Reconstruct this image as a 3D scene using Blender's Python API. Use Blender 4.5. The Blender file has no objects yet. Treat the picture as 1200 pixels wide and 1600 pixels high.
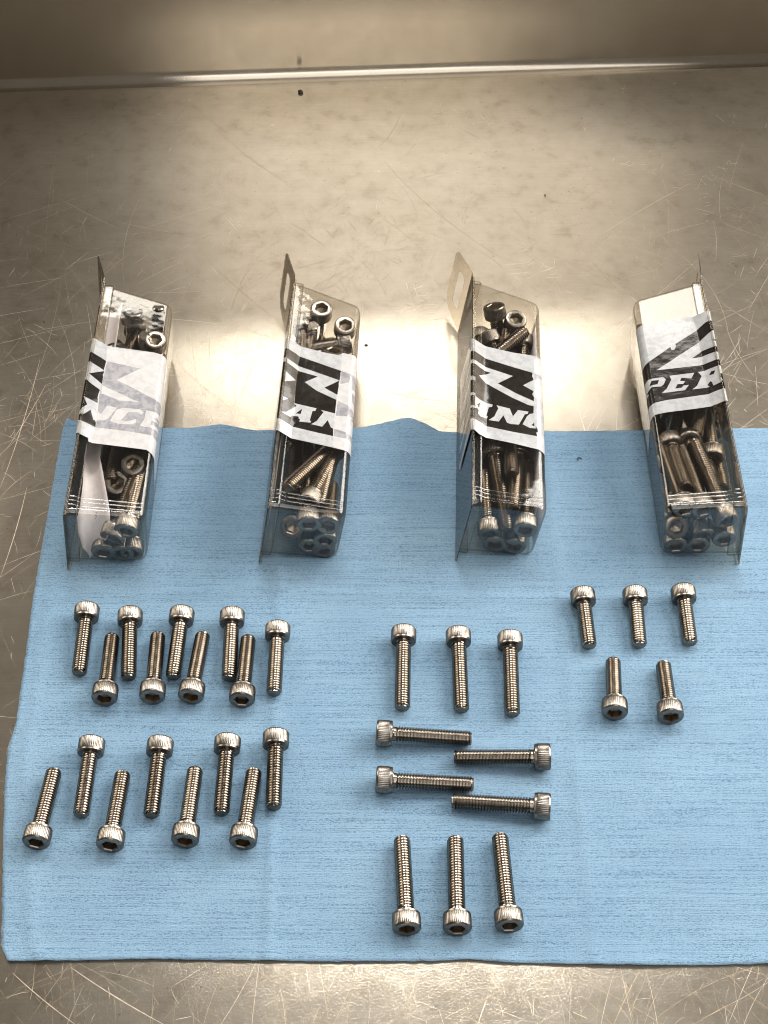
import bpy, bmesh, math, random
from mathutils import Vector, Matrix, noise
from mathutils.geometry import delaunay_2d_cdt
R = math.radians
MM = 0.001
random.seed(7)
scene = bpy.context.scene
col = scene.collection

# ---------------------------------------------------------------- camera
cam_d = bpy.data.cameras.new('camera')
cam = bpy.data.objects.new('camera', cam_d)
col.objects.link(cam)
PITCH = R(50); DIST = 0.656
cam.location = (0, -DIST*math.cos(PITCH), DIST*math.sin(PITCH))
cam.rotation_euler = (R(90)-PITCH, 0, 0)
cam_d.sensor_fit = 'VERTICAL'
cam_d.sensor_height = 24
cam_d.lens = 36
cam_d.clip_start = 0.01
cam_d.clip_end = 20
scene.camera = cam

# ---------------------------------------------------------------- light
world = bpy.data.worlds.new('World')
scene.world = world
world.use_nodes = True
bg = world.node_tree.nodes['Background']
bg.inputs[0].default_value = (1.0, 0.9, 0.78, 1)
bg.inputs[1].default_value = 0.10

def area(name, loc, target, sx, sy, power, color):
    l = bpy.data.lights.new(name, 'AREA')
    l.shape = 'RECTANGLE'; l.size = sx; l.size_y = sy; l.energy = power; l.color = color
    o = bpy.data.objects.new(name, l)
    o.location = loc
    o.rotation_euler = (Vector(target)-Vector(loc)).to_track_quat('-Z', 'Y').to_euler()
    col.objects.link(o)
    return o
# fluorescent fixture high beyond the bench; the back wall shades the far strip of the counter from it
area('fluorescent_fixture', (0.025, 1.60, 1.450), (0.0, 0.05, 0), 0.79, 0.115, 1.8, (1.0, 0.95, 0.86))
# extra lamp added beyond the bench to strengthen the shadows toward the viewer
area('added_shadow_lamp', (0.06, 0.90, 1.7), (0.06, 0.2, 0), 0.66, 0.32, 12.6, (1.0, 0.97, 0.92))
# two fill panels added over and behind the camera for the wall, near one dimmer
area('overhead_fill', (0.20, -0.82, 1.6), (0.20, -0.82, 0), 0.80, 1.55, 4.6, (1.0, 0.965, 0.92))
area('rear_overhead_fill', (0.20, -2.32, 1.6), (0.20, -2.32, 0), 0.80, 1.4, 7.2, (1.0, 0.965, 0.92))
area('right_fill_light', (1.35, 0.5, 1.0), (0, 0, 0), 1.8, 1.3, 46.0, (1.0, 0.95, 0.88))  # fill added to brighten the right side of the steel
area('left_fill_light', (-1.25, 0.95, 1.0), (0, 0, 0), 1.1, 0.9, 11.0, (1.0, 0.90, 0.76))  # weak fill added for the left of the counter

scene.view_settings.view_transform = 'Standard'
scene.view_settings.look = 'None'
scene.view_settings.gamma = 1
scene.view_settings.exposure = 0.65
scene.render.engine = 'CYCLES'
scene.cycles.transparent_max_bounces = 24
scene.cycles.max_bounces = 10
scene.cycles.glossy_bounces = 6
scene.cycles.caustics_reflective = True
scene.cycles.filter_width = 1.1

# ---------------- measured data (mm)
BOX_DIM = dict(W=31.6,H=32,Lp=135,Lb=132.5,Lf=125,p=2.6,q=4,D=1.2,T=0.11968)
BOX_AT = {1: (-130.2, -28.5, -0.002, 1), 2: (-51.3, -24.8, -0.04, 1), 3: (30.4, -23.6, -0.039, 1), 4: (146.8, -25.3, 0.0, -1)}
BANDS = {
 3: dict(far=[(1.36, 91.79), (5.01, 90.82), (18.37, 89.52), (28.53, 89.57), (33.31, 88.68)], near=[(1.45, 37.56), (3.37, 36.38), (17.58, 35.4), (27.57, 34.16), (33.31, 32.44)], polys=[
  ('K',[(1.38, 84.41), (5.39, 83.24), (18.24, 80.47), (27.06, 78.86), (26.81, 76.59), (27.37, 75.04), (26.69, 71.59), (27.19, 67.31), (26.56, 65.83), (27.31, 64.08), (26.89, 54.34), (27.14, 48.58), (28.79, 44.44), (27.8, 43.47), (28.14, 41.46), (17.67, 41.86), (6.85, 42.7), (1.44, 44.03)]),
  ('W',[(1.39, 79.08), (2.98, 78.56), (9.38, 77.04), (18.36, 74.93), (11.71, 68.95), (19.59, 64.76), (27.26, 61.63), (27.19, 58.66), (24.63, 58.98), (17.96, 61.74), (10.1, 65.91), (4.17, 69.4), (3.18, 70.85), (8.77, 74.7), (3.78, 75.66), (1.39, 76.85)]),
  ('W',[(22.67, 70.26), (27.36, 74.48), (27.4, 67.63)]),
  ('W',[(1.42, 57.5), (3.38, 56.53), (9.44, 55.82), (9.04, 54.42), (7.67, 53.89), (6.68, 48.94), (7.26, 48.53), (6.87, 47.14), (3.76, 46.82), (2.6, 47.91), (2.99, 49.83), (2.21, 51.0), (1.43, 50.32)]),
  ('K',[(2.32, 53.14), (3.65, 54.61), (3.07, 51.32)]),
  ('W',[(11.01, 55.85), (16.69, 55.07), (18.0, 50.81), (20.22, 54.94), (24.74, 55.0), (24.32, 53.59), (23.13, 53.1), (20.47, 46.54), (16.96, 46.15), (15.41, 46.64), (13.9, 50.57), (11.91, 46.51), (7.64, 46.5), (9.99, 49.04), (11.78, 54.14)]),
  ('W',[(22.03, 47.1), (24.09, 52.22), (25.3, 53.77), (27.48, 54.72), (27.66, 45.79), (25.12, 45.58)]),
  ('K',[(25.74, 47.27), (27.08, 49.09), (27.11, 47.1)]),
  ('G',[(27.78, 78.45), (33.31, 77.99), (27.77, 75.0)]),
  ('G',[(31.6, 65.35), (33.31, 62.47), (33.31, 58.18), (31.34, 59.92)]),
  ('G',[(31.76, 54.09), (33.31, 51.27), (33.31, 46.55), (31.93, 49.88)]),
  ('F',[(27.99, 87.48), (33.31, 87.25), (33.31, 79.5), (33.31, 78.38), (27.79, 78.89)]),
  ('F',[(27.68, 74.54), (33.31, 70.52), (33.31, 63.01), (27.43, 64.1)]),
  ('F',[(28.18, 43.02), (33.31, 41.32), (33.31, 33.6), (27.77, 34.6)]),
  ('K',[(-20.16, 80.09), (1.38, 84.41), (1.44, 44.03), (-19.26, 40.16)]),
  ('W',[(-20.04, 74.82), (1.39, 79.08), (1.39, 76.85), (-19.99, 72.62)]),
  ('W',[(-19.86, 66.88), (-14.43, 70.69), (1.4, 68.86), (1.41, 66.67), (-14.31, 63.62)]),
  ('W',[(-19.67, 58.26), (1.42, 59.1), (1.42, 57.5), (-19.61, 55.6)]),
  ('W',[(-19.48, 49.79), (1.43, 51.64), (1.43, 50.32), (-19.42, 47.17)]),
 ]),
 2: dict(far=[(0.56, 93.41), (7.28, 91.92), (17.38, 90.83), (24.21, 90.68), (24.5, 92.56), (30.72, 92.35), (33.31, 90.58)], near=[(0.89, 38.41), (6.09, 37.32), (14.1, 36.75), (24.04, 36.02), (30.25, 35.35), (33.31, 34.1)], polys=[
  ('K',[(0.87, 87.21), (6.96, 85.62), (14.66, 83.78), (24.77, 81.32), (24.47, 79.58), (25.14, 78.33), (24.51, 75.71), (24.07, 73.14), (24.73, 71.9), (24.05, 70.12), (24.54, 68.58), (23.88, 66.55), (23.75, 62.2), (24.17, 61.74), (23.75, 56.04), (23.88, 53.94), (23.38, 46.49), (23.64, 42.37), (16.71, 42.9), (6.71, 43.89), (1.07, 45.17)]),
  ('W',[(0.55, 81.52), (5.42, 79.98), (15.07, 77.72), (24.52, 75.43), (18.19, 69.52), (24.07, 66.58), (24.27, 63.37), (15.03, 67.0), (9.66, 70.87), (15.03, 75.5), (6.45, 76.85), (0.56, 79.01)]),
  ('W',[(0.41, 73.72), (5.75, 70.65), (0.58, 66.91)]),
  ('W',[(0.51, 58.53), (3.24, 58.25), (1.83, 56.65), (0.59, 55.34)]),
  ('W',[(6.01, 57.45), (15.75, 56.65), (15.29, 54.96), (14.15, 54.74), (13.4, 49.06), (14.0, 48.65), (13.68, 47.8), (9.1, 47.47), (9.38, 48.83), (8.8, 48.98), (8.51, 50.24), (5.84, 50.0), (5.19, 48.46), (0.91, 49.33), (3.11, 50.53), (7.28, 56.09)]),
  ('K',[(7.24, 51.69), (9.76, 54.97), (9.38, 51.88)]),
  ('W',[(17.53, 56.19), (23.59, 55.48), (23.88, 53.94), (23.57, 46.52), (22.38, 47.08), (20.85, 50.99), (19.77, 48.69), (18.75, 46.66), (14.12, 47.1), (16.26, 49.34), (18.77, 55.09)]),
  ('F',[(24.52, 92.28), (30.72, 92.35), (33.31, 90.58), (33.31, 69.66), (33.31, 57.76), (33.31, 34.86), (24.04, 36.02), (23.57, 46.52), (23.75, 62.2), (24.77, 81.32)]),
  ('G',[(24.77, 81.32), (31.79, 79.81), (33.31, 78.5), (33.31, 72.45), (29.73, 71.22), (29.52, 78.35), (28.86, 79.34), (28.68, 75.42), (24.85, 73.29)]),
  ('G',[(30.27, 69.67), (33.31, 69.12), (33.31, 62.57), (30.36, 64.8)]),
  ('G',[(24.48, 63.14), (29.08, 61.33), (33.31, 57.76), (33.31, 53.22), (30.37, 54.09), (32.07, 55.62), (24.05, 54.24)]),
  ('G',[(23.76, 46.56), (25.88, 46.43), (30.5, 45.19), (30.72, 42.1), (24.01, 42.44)]),
  ('G',[(30.75, 45.22), (33.31, 44.17), (33.31, 40.55), (30.98, 42.14)]),
  ('K',[(-16.3, 84.31), (0.87, 87.21), (1.07, 45.17), (-12.63, 47.02)]),
  ('W',[(-15.76, 78.81), (0.55, 81.52), (0.56, 79.01), (-15.54, 76.63)]),
 ]),
 1: dict(far=[(-1.08, 96.02), (5.61, 94.28), (12.75, 93.75), (26.24, 93.13), (33.31, 91.35)], near=[(-0.97, 40.34), (4.57, 39.11), (4.83, 37.36), (17.49, 36.92), (28.36, 36.47), (33.31, 33.55)], polys=[
  ('K',[(-0.83, 87.57), (4.66, 85.66), (6.9, 84.9), (6.56, 83.45), (6.77, 82.65), (6.26, 80.34), (6.7, 78.2), (6.14, 76.46), (6.45, 75.41), (6.39, 71.03), (6.27, 65.59), (5.46, 62.78), (6.83, 59.26), (5.96, 58.59), (5.84, 50.15), (6.58, 48.69), (6.71, 46.12), (-0.96, 47.56)]),
  ('W',[(-1.1, 81.93), (6.8, 79.05), (0.59, 74.48), (6.39, 71.03), (6.45, 67.24), (2.0, 69.25), (-0.96, 71.5), (-1.05, 75.31)]),
  ('W',[(-0.01, 60.87), (5.83, 59.64), (6.77, 56.6), (6.58, 50.26), (5.32, 49.81), (3.6, 54.64), (1.38, 51.3), (-0.84, 50.97), (-0.7, 52.83), (2.0, 56.93)]),
  ('F',[(6.25, 92.12), (26.26, 92.85), (33.31, 91.35), (33.31, 74.08), (33.31, 55.29), (33.31, 33.8), (28.36, 36.47), (4.83, 37.36), (4.44, 44.74), (6.71, 46.12), (6.64, 49.75), (5.64, 64.42), (6.64, 72.16), (6.39, 80.92), (6.7, 84.87)]),
  ('G',[(7.09, 84.93), (21.4, 82.5), (12.17, 74.4), (19.12, 70.85), (28.12, 65.75), (33.31, 63.63), (33.31, 43.59), (29.42, 44.83), (18.01, 45.73), (6.89, 46.14), (6.71, 50.8), (6.02, 64.48)]),
  ('F',[(6.45, 70.49), (14.17, 66.82), (22.66, 62.76), (19.59, 62.82), (14.64, 62.59), (6.83, 65.68)]),
  ('F',[(9.91, 58.93), (14.34, 58.39), (13.41, 56.55), (11.28, 52.01), (9.94, 50.5), (6.24, 49.95), (6.77, 55.01), (8.03, 53.89)]),
  ('F',[(14.1, 57.19), (16.59, 58.73), (23.84, 58.67), (25.35, 57.04), (24.54, 55.6), (22.88, 56.93), (19.29, 56.65), (16.44, 51.48), (18.94, 51.07), (22.53, 52.92), (22.72, 51.12), (21.35, 49.76), (15.35, 49.38), (12.04, 50.3)]),
  ('F',[(26.15, 58.49), (33.31, 57.84), (33.31, 55.0), (29.92, 55.61), (29.65, 54.26), (33.31, 53.09), (28.82, 52.82), (28.64, 50.69), (33.31, 50.02), (33.31, 48.58), (24.43, 49.28), (25.93, 53.17)]),
  ('K',[(-19.69, 85.04), (-0.83, 87.57), (-0.96, 47.56), (-14.48, 48.13)]),
 ]),
 4: dict(far=[(-2.03, 111.4), (10.33, 109.95), (28.58, 108.02), (33.31, 106.53)], near=[(-1.91, 55.63), (13.4, 54.23), (24.86, 53.57), (29.94, 52.74), (33.31, 50.45)], polys=[
  ('K',[(2.3, 104.2), (-2.17, 105.02), (-2.02, 99.58), (2.08, 96.91), (26.22, 78.86), (19.76, 79.12), (8.63, 79.58), (-1.67, 80.44), (-1.98, 62.85), (12.47, 61.57), (24.04, 60.65), (28.74, 59.75), (33.31, 57.9), (33.31, 71.44), (33.31, 80.79), (28.73, 84.46), (18.78, 92.49), (18.59, 90.75), (17.46, 90.28), (16.42, 92.39), (16.42, 94.11)]),
  ('K',[(0.98, 91.86), (-2.08, 94.22), (-2.04, 91.94)]),
  ('K',[(10.78, 84.12), (6.01, 87.86), (-2.08, 88.52), (-2.08, 85.13), (5.64, 84.69)]),
  ('W',[(33.31, 71.36), (30.38, 73.85), (23.99, 74.52), (23.0, 72.99), (24.1, 70.14), (25.39, 68.98), (29.26, 69.03), (31.92, 66.35), (30.8, 65.43), (33.31, 63.21), (33.31, 66.52)]),
  ('K',[(30.19, 69.98), (28.91, 72.81), (25.84, 72.88), (26.77, 70.45)]),
  ('W',[(21.23, 74.91), (10.7, 75.47), (12.36, 72.15), (16.41, 73.06), (17.21, 71.26), (15.05, 70.92), (16.1, 69.34), (18.38, 69.53), (19.76, 67.02), (17.13, 67.15), (16.14, 68.36), (13.81, 68.54), (15.79, 65.59), (25.66, 64.94), (23.27, 67.29), (20.75, 72.36)]),
  ('W',[(9.12, 75.77), (-0.24, 76.5), (-2.01, 75.39), (-1.52, 73.26), (0.27, 71.35), (0.8, 70.34), (-0.11, 67.74), (0.75, 66.51), (3.88, 65.92), (4.16, 68.13), (4.8, 69.05), (6.18, 67.36), (5.4, 65.99), (12.71, 65.66), (10.56, 67.5), (7.92, 73.1)]),
  ('K',[(4.84, 72.51), (3.71, 74.36), (2.0, 74.2), (2.95, 72.32)]),
  ('W',[(-0.11, 67.2), (-2.2, 68.5), (-2.23, 67.03)]),
 ]),
}
LOOSE = [
  (-119.12, -69.3, -1.5642, 25, 'first bolt from the left with its head pointing away, upper left cluster', 'bolts laid out in the upper left cluster'),
  (-100.62, -71.44, -1.4943, 25, 'second bolt from the left with its head pointing away, upper left cluster', 'bolts laid out in the upper left cluster'),
  (-81.54, -71.03, -1.6144, 25, 'third bolt from the left with its head pointing away, upper left cluster', 'bolts laid out in the upper left cluster'),
  (-60.56, -71.79, -1.5563, 25, 'fourth bolt from the left with its head pointing away, upper left cluster', 'bolts laid out in the upper left cluster'),
  (-42.35, -78.54, -1.5812, 25, 'fifth bolt from the left with its head pointing away, upper left cluster', 'bolts laid out in the upper left cluster'),
  (-107.68, -82.38, 1.5944, 25, 'first bolt from the left with its hex socket facing the viewer, upper left cluster', 'bolts laid out in the upper left cluster'),
  (-89.5, -81.64, 1.5999, 25, 'second bolt from the left with its hex socket facing the viewer, upper left cluster', 'bolts laid out in the upper left cluster'),
  (-73.19, -81.53, 1.499, 25, 'third bolt from the left with its hex socket facing the viewer, upper left cluster', 'bolts laid out in the upper left cluster'),
  (-54.23, -83.12, 1.5478, 25, 'fourth bolt from the left with its hex socket facing the viewer, upper left cluster', 'bolts laid out in the upper left cluster'),
  (-110.04, -131.4, -1.5959, 25, 'first bolt from the left with its head pointing away, lower left cluster', 'bolts laid out in the lower left cluster'),
  (-84.35, -131.5, -1.5998, 25, 'second bolt from the left with its head pointing away, lower left cluster', 'bolts laid out in the lower left cluster'),
  (-59.05, -130.44, -1.5908, 25, 'third bolt from the left with its head pointing away, lower left cluster', 'bolts laid out in the lower left cluster'),
  (-40.55, -128.25, -1.561, 25, 'fourth bolt from the left with its head pointing away, lower left cluster', 'bolts laid out in the lower left cluster'),
  (-123.72, -143.53, 1.503, 25, 'first bolt from the left with its hex socket facing the viewer, lower left cluster', 'bolts laid out in the lower left cluster'),
  (-97.6, -144.65, 1.5341, 25, 'second bolt from the left with its hex socket facing the viewer, lower left cluster', 'bolts laid out in the lower left cluster'),
  (-70.85, -142.92, 1.5332, 25, 'third bolt from the left with its hex socket facing the viewer, lower left cluster', 'bolts laid out in the lower left cluster'),
  (-49.48, -143.57, 1.495, 25, 'fourth bolt from the left with its hex socket facing the viewer, lower left cluster', 'bolts laid out in the lower left cluster'),
  (7.46, -82.91, -1.5926, 30, 'leftmost of the three long bolts at the top of the middle group', 'long bolts of the middle group'),
  (29.57, -83.72, -1.5636, 30, 'central of the three long bolts at the top of the middle group', 'long bolts of the middle group'),
  (49.49, -85.63, -1.5929, 30, 'rightmost of the three long bolts at the top of the middle group', 'long bolts of the middle group'),
  (7.18, -173.99, 1.611, 30, 'leftmost of the three long bolts at the bottom of the middle group', 'long bolts of the middle group'),
  (25.47, -173.99, 1.5601, 30, 'central of the three long bolts at the bottom of the middle group', 'long bolts of the middle group'),
  (42.56, -172.84, 1.6136, 30, 'rightmost of the three long bolts at the bottom of the middle group', 'long bolts of the middle group'),
  (80.8, -59.01, -1.536, 20, 'leftmost of the three short bolts lying head away on the right', 'short bolts on the right of the cloth'),
  (101.37, -58.52, -1.5876, 20, 'central of the three short bolts lying head away on the right', 'short bolts on the right of the cloth'),
  (121.3, -57.47, -1.5668, 20, 'rightmost of the three short bolts lying head away on the right', 'short bolts on the right of the cloth'),
  (88.97, -91.36, 1.4917, 20, 'left of the two short bolts whose sockets face the viewer', 'short bolts on the right of the cloth'),
  (109.29, -93.05, 1.5605, 20, 'right of the two short bolts whose sockets face the viewer', 'short bolts on the right of the cloth'),
  (15.05, -113.55, -0.0402, 30, 'upper of the two sideways bolts with the head at their left', 'long bolts of the middle group'),
  (15.04, -133.39, -0.029, 30, 'lower of the two sideways bolts with the head at their left', 'long bolts of the middle group'),
  (44.18, -122.75, 3.1132, 30, 'upper of the two sideways bolts with the head at their right', 'long bolts of the middle group'),
  (42.82, -142.5, 3.0418, 30, 'lower of the two sideways bolts with the head at their right', 'long bolts of the middle group'),
]
BOXED = {
 2: [
  ((13.88, 124.08, 27.0),(0.0494, 0.1482, -0.9877),20,'upright bolt with bright socket face, farthest one in the second box'),
  ((25.41, 115.69, 26.56),(0.0485, 0.2423, -0.969),20,'upright bolt with bright socket face in the far right corner of second box'),
  ((12.33, 118.31, 1.16),(-0.0497, -0.0994, 0.9938),16,'bolt standing tip up beside the farthest bolt head in second box'),
  ((28.88, 111.91, 20.0),(-0.9524, -0.2381, -0.1905),20,'dark bolt head lying sideways just above the band of second box'),
  ((21.58, 102.83, 22.51),(0.0953, -0.286, -0.9535),16,'socket head half hidden by the upper edge of second box band'),
  ((12.84, 106.35, 19.0),(0.0891, -0.4454, -0.8909),12,'knurled head between the standing tip and the band in second box'),
  ((26.15, 46.05, 24.47),(-0.5265, -0.8491, 0.0425),30,'bolt lying diagonally with its tip low left under the second box band'),
  ((16.18, 9.82, 24.0),(0.3133, 0.9495, 0.019),30,'big bolt with round head just above the near ribs of second box'),
  ((25.44, 45.42, 24.0),(-0.1191, -0.9929, -0.0),30,'bolt lying along the right wall in the near half of second box'),
  ((8.73, 58.12, 15.0),(0.0995, -0.995, -0.0),20,'bolt lying low at the left wall under the second box band'),
  ((17.69, 1.6, 21.0),(-0.1191, 0.9927, -0.0199),25,'bolt head directly under the near ribs of second box, left one'),
  ((25.4, 2.21, 21.0),(0.0198, 0.9887, -0.1483),20,'bolt head directly under the near ribs of second box, right one'),
  ((11.14, 4.06, 15.0),(0.1483, 0.7911, -0.5934),12,'socket head with bright hexagon in the near left corner of second box'),
  ((19.72, 1.25, 7.0),(0.0, 0.9988, 0.0499),25,'bolt head lowest in the middle of the second box near end'),
  ((25.4, 1.25, 12.0),(0.0, 0.9988, 0.0499),25,'bolt head in the near right corner of the second box, upper'),
  ((25.4, 1.1, 5.6),(0.02, 0.9998, 0.0),20,'bolt head in the near right corner of the second box, lowest'),
 ],
 1: [
  ((14.03, 118.25, 31.18),(0.0192, -0.2873, -0.9577),25,'bolt standing with knurled head up near the far end of the leftmost box'),
  ((20.57, 114.9, 2.1),(-0.0, -0.2873, 0.9578),20,'bolt with shiny flat tip turned up above the leftmost box band'),
  ((25.4, 105.96, 26.7),(0.0, 0.1961, -0.9806),20,'socket ring above the band at the right wall of leftmost box'),
  ((25.4, 111.83, 2.25),(-0.0, 0.3304, 0.9439),25,'bolt standing tip up in the far right corner of leftmost box'),
  ((8.7, 99.49, 26.5),(0.0953, -0.286, -0.9535),20,'pale socket ring half under the band at left of leftmost box'),
  ((23.09, 32.74, 26.15),(0.0471, 0.33, -0.9428),20,'socket ring right below the band of leftmost box'),
  ((17.02, 27.21, 19.86),(0.0447, 0.4468, -0.8935),14,'dark socket ring beside the paper slip in leftmost box'),
  ((17.13, 2.87, 13.0),(0.2504, 0.9273, 0.2782),35,'bolt with hexagon bright head and long shank beside the paper slip'),
  ((23.25, 2.97, 18.0),(0.0992, 0.9919, 0.0794),35,'bolt lying along the right wall of leftmost box, near end'),
  ((25.4, 1.15, 6.0),(0.0, 0.9996, 0.03),25,'lowest bolt head in the near right corner of leftmost box'),
  ((21.74, 1.0, 5.6),(0.0, 1.0, 0.0),25,'lowest bolt head in the middle of the leftmost box near end'),
  ((13.88, 1.0, 5.6),(0.0, 1.0, 0.0),25,'bolt head behind the point of the paper slip'),
 ],
 3: [
  ((10.6, 120.81, 29.24),(0.3327, -0.3502, -0.8756),25,'dark tilted bolt head at far left of the third box'),
  ((21.41, 116.86, 27.0),(0.0, 0.1961, -0.9806),20,'bolt with brightest ring face at the far end of third box'),
  ((4.51, 88.63, 18.5),(0.68, 0.68, 0.2742),25,'bolt lying diagonally with dark tip up right above the third box band'),
  ((25.4, 111.45, 21.0),(0.0199, -0.9927, -0.1191),25,'knurled head entering under the band of the third box'),
  ((9.51, 113.35, 19.0),(0.4598, -0.8276, -0.3219),20,'dark bolt at left wall just above the third box band'),
  ((10.5, 41.18, 24.0),(0.1917, -0.9585, -0.2109),35,'long bolt with knurled head below the band and tip near the ribs of third box'),
  ((11.77, 1.84, 11.0),(-0.0789, 0.9859, 0.1479),25,'knurled head in the near left corner of third box'),
  ((25.26, 1.35, 17.0),(0.0499, 0.9975, 0.0499),30,'knurled head with dark socket at near right of third box'),
  ((22.52, 44.35, 21.0),(-0.0797, -0.9968, -0.0),30,'bolt lying lengthwise with its tip at the ribs of third box'),
  ((18.13, 53.99, 22.92),(-0.0, -0.995, 0.0995),25,'bolt tip showing in the middle just below the third box band'),
  ((14.9, 1.25, 5.6),(0.0499, 0.9988, 0.0),25,'lowest bolt head at left in the third box near end'),
  ((22.95, 1.4, 5.6),(0.0797, 0.9968, 0.0),25,'lowest bolt head at right in the third box near end'),
  ((14.28, 45.75, 14.0),(0.1483, -0.9889, -0.0),20,'small deep bolt in the middle of the third box near half'),
 ],
 4: [
  ((22.34, 5.55, 24.0),(0.1386, 0.9903, 0.0),30,'bolt at the left wall with its head on the ribs of rightmost box'),
  ((24.43, 45.77, 23.93),(-0.099, -0.9901, 0.099),25,'bolt with thick blunt tip toward viewer in the rightmost box'),
  ((14.97, 5.46, 23.0),(0.1386, 0.9903, 0.0),30,'bolt in the middle with its head on the ribs of rightmost box'),
  ((5.69, 2.29, 19.0),(0.2126, 0.9663, 0.1449),35,'long slanting bolt with knurled head near right of rightmost box'),
  ((5.79, 59.18, 15.0),(-0.0499, -0.9988, -0.0),30,'deep bolt along the right side of rightmost box'),
  ((25.42, 4.03, 15.0),(0.0995, 0.796, -0.597),12,'socket head with bright hexagon in the near left of rightmost box'),
  ((25.4, 1.0, 6.0),(0.0, 1.0, 0.0),25,'lowest socket head in the near left corner of rightmost box'),
  ((14.51, 1.98, 11.0),(0.0, 0.9806, 0.1961),25,'knurled socket head low in the middle of the rightmost box near end'),
  ((16.34, 1.0, 5.6),(0.0, 1.0, 0.0),25,'socket ring under the knurled head in the rightmost box near end'),
  ((6.07, 1.0, 9.0),(0.0, 1.0, 0.0),25,'socket ring in the near right corner of rightmost box'),
  ((25.5, 42.44, 16.03),(-0.1952, -0.9759, -0.0976),25,'thin looking bolt slanting between two heads at rightmost box near end'),
  ((16.16, 41.56, 25.0),(0.0, 0.8742, -0.4856),20,'small bolt face in the middle below the rightmost box band'),
  ((14.72, 77.97, 20.0),(0.2425, -0.9701, -0.0),25,'bolt leaning under the left part of the rightmost box band'),
  ((5.65, 74.56, 22.01),(0.2414, -0.9656, 0.0966),25,'bolt leaning under the right part of the rightmost box band'),
 ],
}
SLIP = [((2.7, 38.0, 20.0),(9.2, 33.4, 26.0)),((4.4, 20.5, 22.0),(12.6, 20.5, 26.0)),((4.5, 10.8, 20.0),(15.3, 10.6, 24.0)),((3.6, 7.1, 17.0),(16.2, 6.9, 20.0)),((4.3, 3.1, 12.0),(16.0, 2.1, 14.0)),((6.4, -0.8, 7.0),(12.8, -0.5, 8.0)),((8.6, -2.0, 4.0),(8.7, -2.0, 4.0))]
CLOTH_LEFT = [(-142.5, 54.5), (-143.9, 47.8), (-143.6, 14.5), (-143.5, -24.4), (-142.9, -54.1), (-141.8, -82.0), (-140.9, -105.6), (-142.3, -116.9), (-141.5, -128.0), (-138.4, -151.9), (-134.9, -177.0), (-132.1, -196.0), (-129.1, -200.7)]
CLOTH_FAR = [(-142.5, 54.5), (-131.8, 49.4), (-86.0, 49.4), (-73.2, 50.9), (-57.2, 47.8), (-11.5, 49.4), (0.0, 52.1), (11.5, 53.3), (18.7, 50.9), (25.7, 47.0), (45.7, 46.2), (74.4, 47.4), (114.5, 47.8), (171.9, 49.4)]
CLOTH_NEAR = [(-131.7, -201.1), (-92.3, -200.4), (-26.3, -201.3), (8.8, -201.1), (22.0, -200.4), (35.1, -201.6), (83.2, -202.7), (109.5, -202.5), (131.5, -202.0)]
# crumb [-46.4, 311.0]
# c2 [-8.4, 102.9]
# c3 [83.3, 214.1]
# c4 [87.0, 30.5]
BIG_SCRATCHES = [(-64.1, 169.3, -74.3, 120.5), (-92.1, 169.8, -53.6, 123.6), (-136.5, 193.1, -86.9, 180.6), (-166.6, 211.0, -134.3, 188.0), (-98.3, 92.2, -57.5, 52.5), (-95.9, 90.9, -64.9, 56.5), (-92.1, 110.7, -80.5, 60.5), (-82.8, 112.5, -78.5, 76.7), (-70.1, 112.5, -65.5, 52.5), (-57.3, 106.4, -67.4, 50.6), (-90.4, 68.5, -67.9, 58.5), (193.0, 259.6, 178.9, 216.2), (170.6, 193.1, 192.9, 179.6), (174.1, 229.4, 198.3, 213.6), (160.4, 68.5, 142.1, 40.8), (75.3, 60.5, 109.9, 119.6), (82.6, 80.9, 123.1, 128.6), (78.8, 68.5, 118.2, 110.7), (88.3, 60.5, 93.1, 33.2), (0.0, 89.2, 29.8, 93.5), (-7.3, 68.5, 35.3, 76.7), (-8.7, 60.5, 11.9, 93.5), (-17.1, -223.1, -8.8, -203.0), (50.2, -205.2, 21.4, -223.1), (-126.7, -205.2, -102.5, -223.1), (-107.3, -203.0, -72.6, -223.1), (10.9, -204.1, 8.5, -223.1), (63.5, -203.0, 52.1, -209.8), (87.5, -204.1, 76.9, -223.1), (101.7, 165.9, 120.5, 133.1), (-166.3, 14.5, -161.1, 93.5), (-167.1, 37.0, -155.8, 76.7), (-158.5, -34.5, -155.2, 14.5)]
# ---------------------------------------------------------------- materials
def mat(name):
    m = bpy.data.materials.new(name); m.use_nodes = True
    nt = m.node_tree; nt.nodes.clear()
    out = nt.nodes.new('ShaderNodeOutputMaterial')
    return m, nt, out
def N(nt, t, **kw):
    n = nt.nodes.new(t)
    for k, v in kw.items():
        if k.startswith('i_'):
            key = k[2:]
            key = int(key) if key.isdigit() else key.replace('_', ' ')
            n.inputs[key].default_value = v
        else: setattr(n, k, v)
    return n
def coords(nt, scale=(1,1,1), rot=(0,0,0)):
    tc = N(nt, 'ShaderNodeTexCoord'); mp = N(nt, 'ShaderNodeMapping')
    mp.inputs['Scale'].default_value = [s*1000 for s in scale]
    mp.inputs['Rotation'].default_value = rot
    nt.links.new(tc.outputs['Object'], mp.inputs['Vector'])
    return mp.outputs[0]
def noise_tex(nt, vec, scale, detail=3, rough=.5, dist=0):
    n = N(nt, 'ShaderNodeTexNoise'); n.inputs['Scale'].default_value = scale
    n.inputs['Detail'].default_value = detail; n.inputs['Roughness'].default_value = rough
    n.inputs['Distortion'].default_value = dist
    nt.links.new(vec, n.inputs['Vector']); return n.outputs['Fac']
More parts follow.
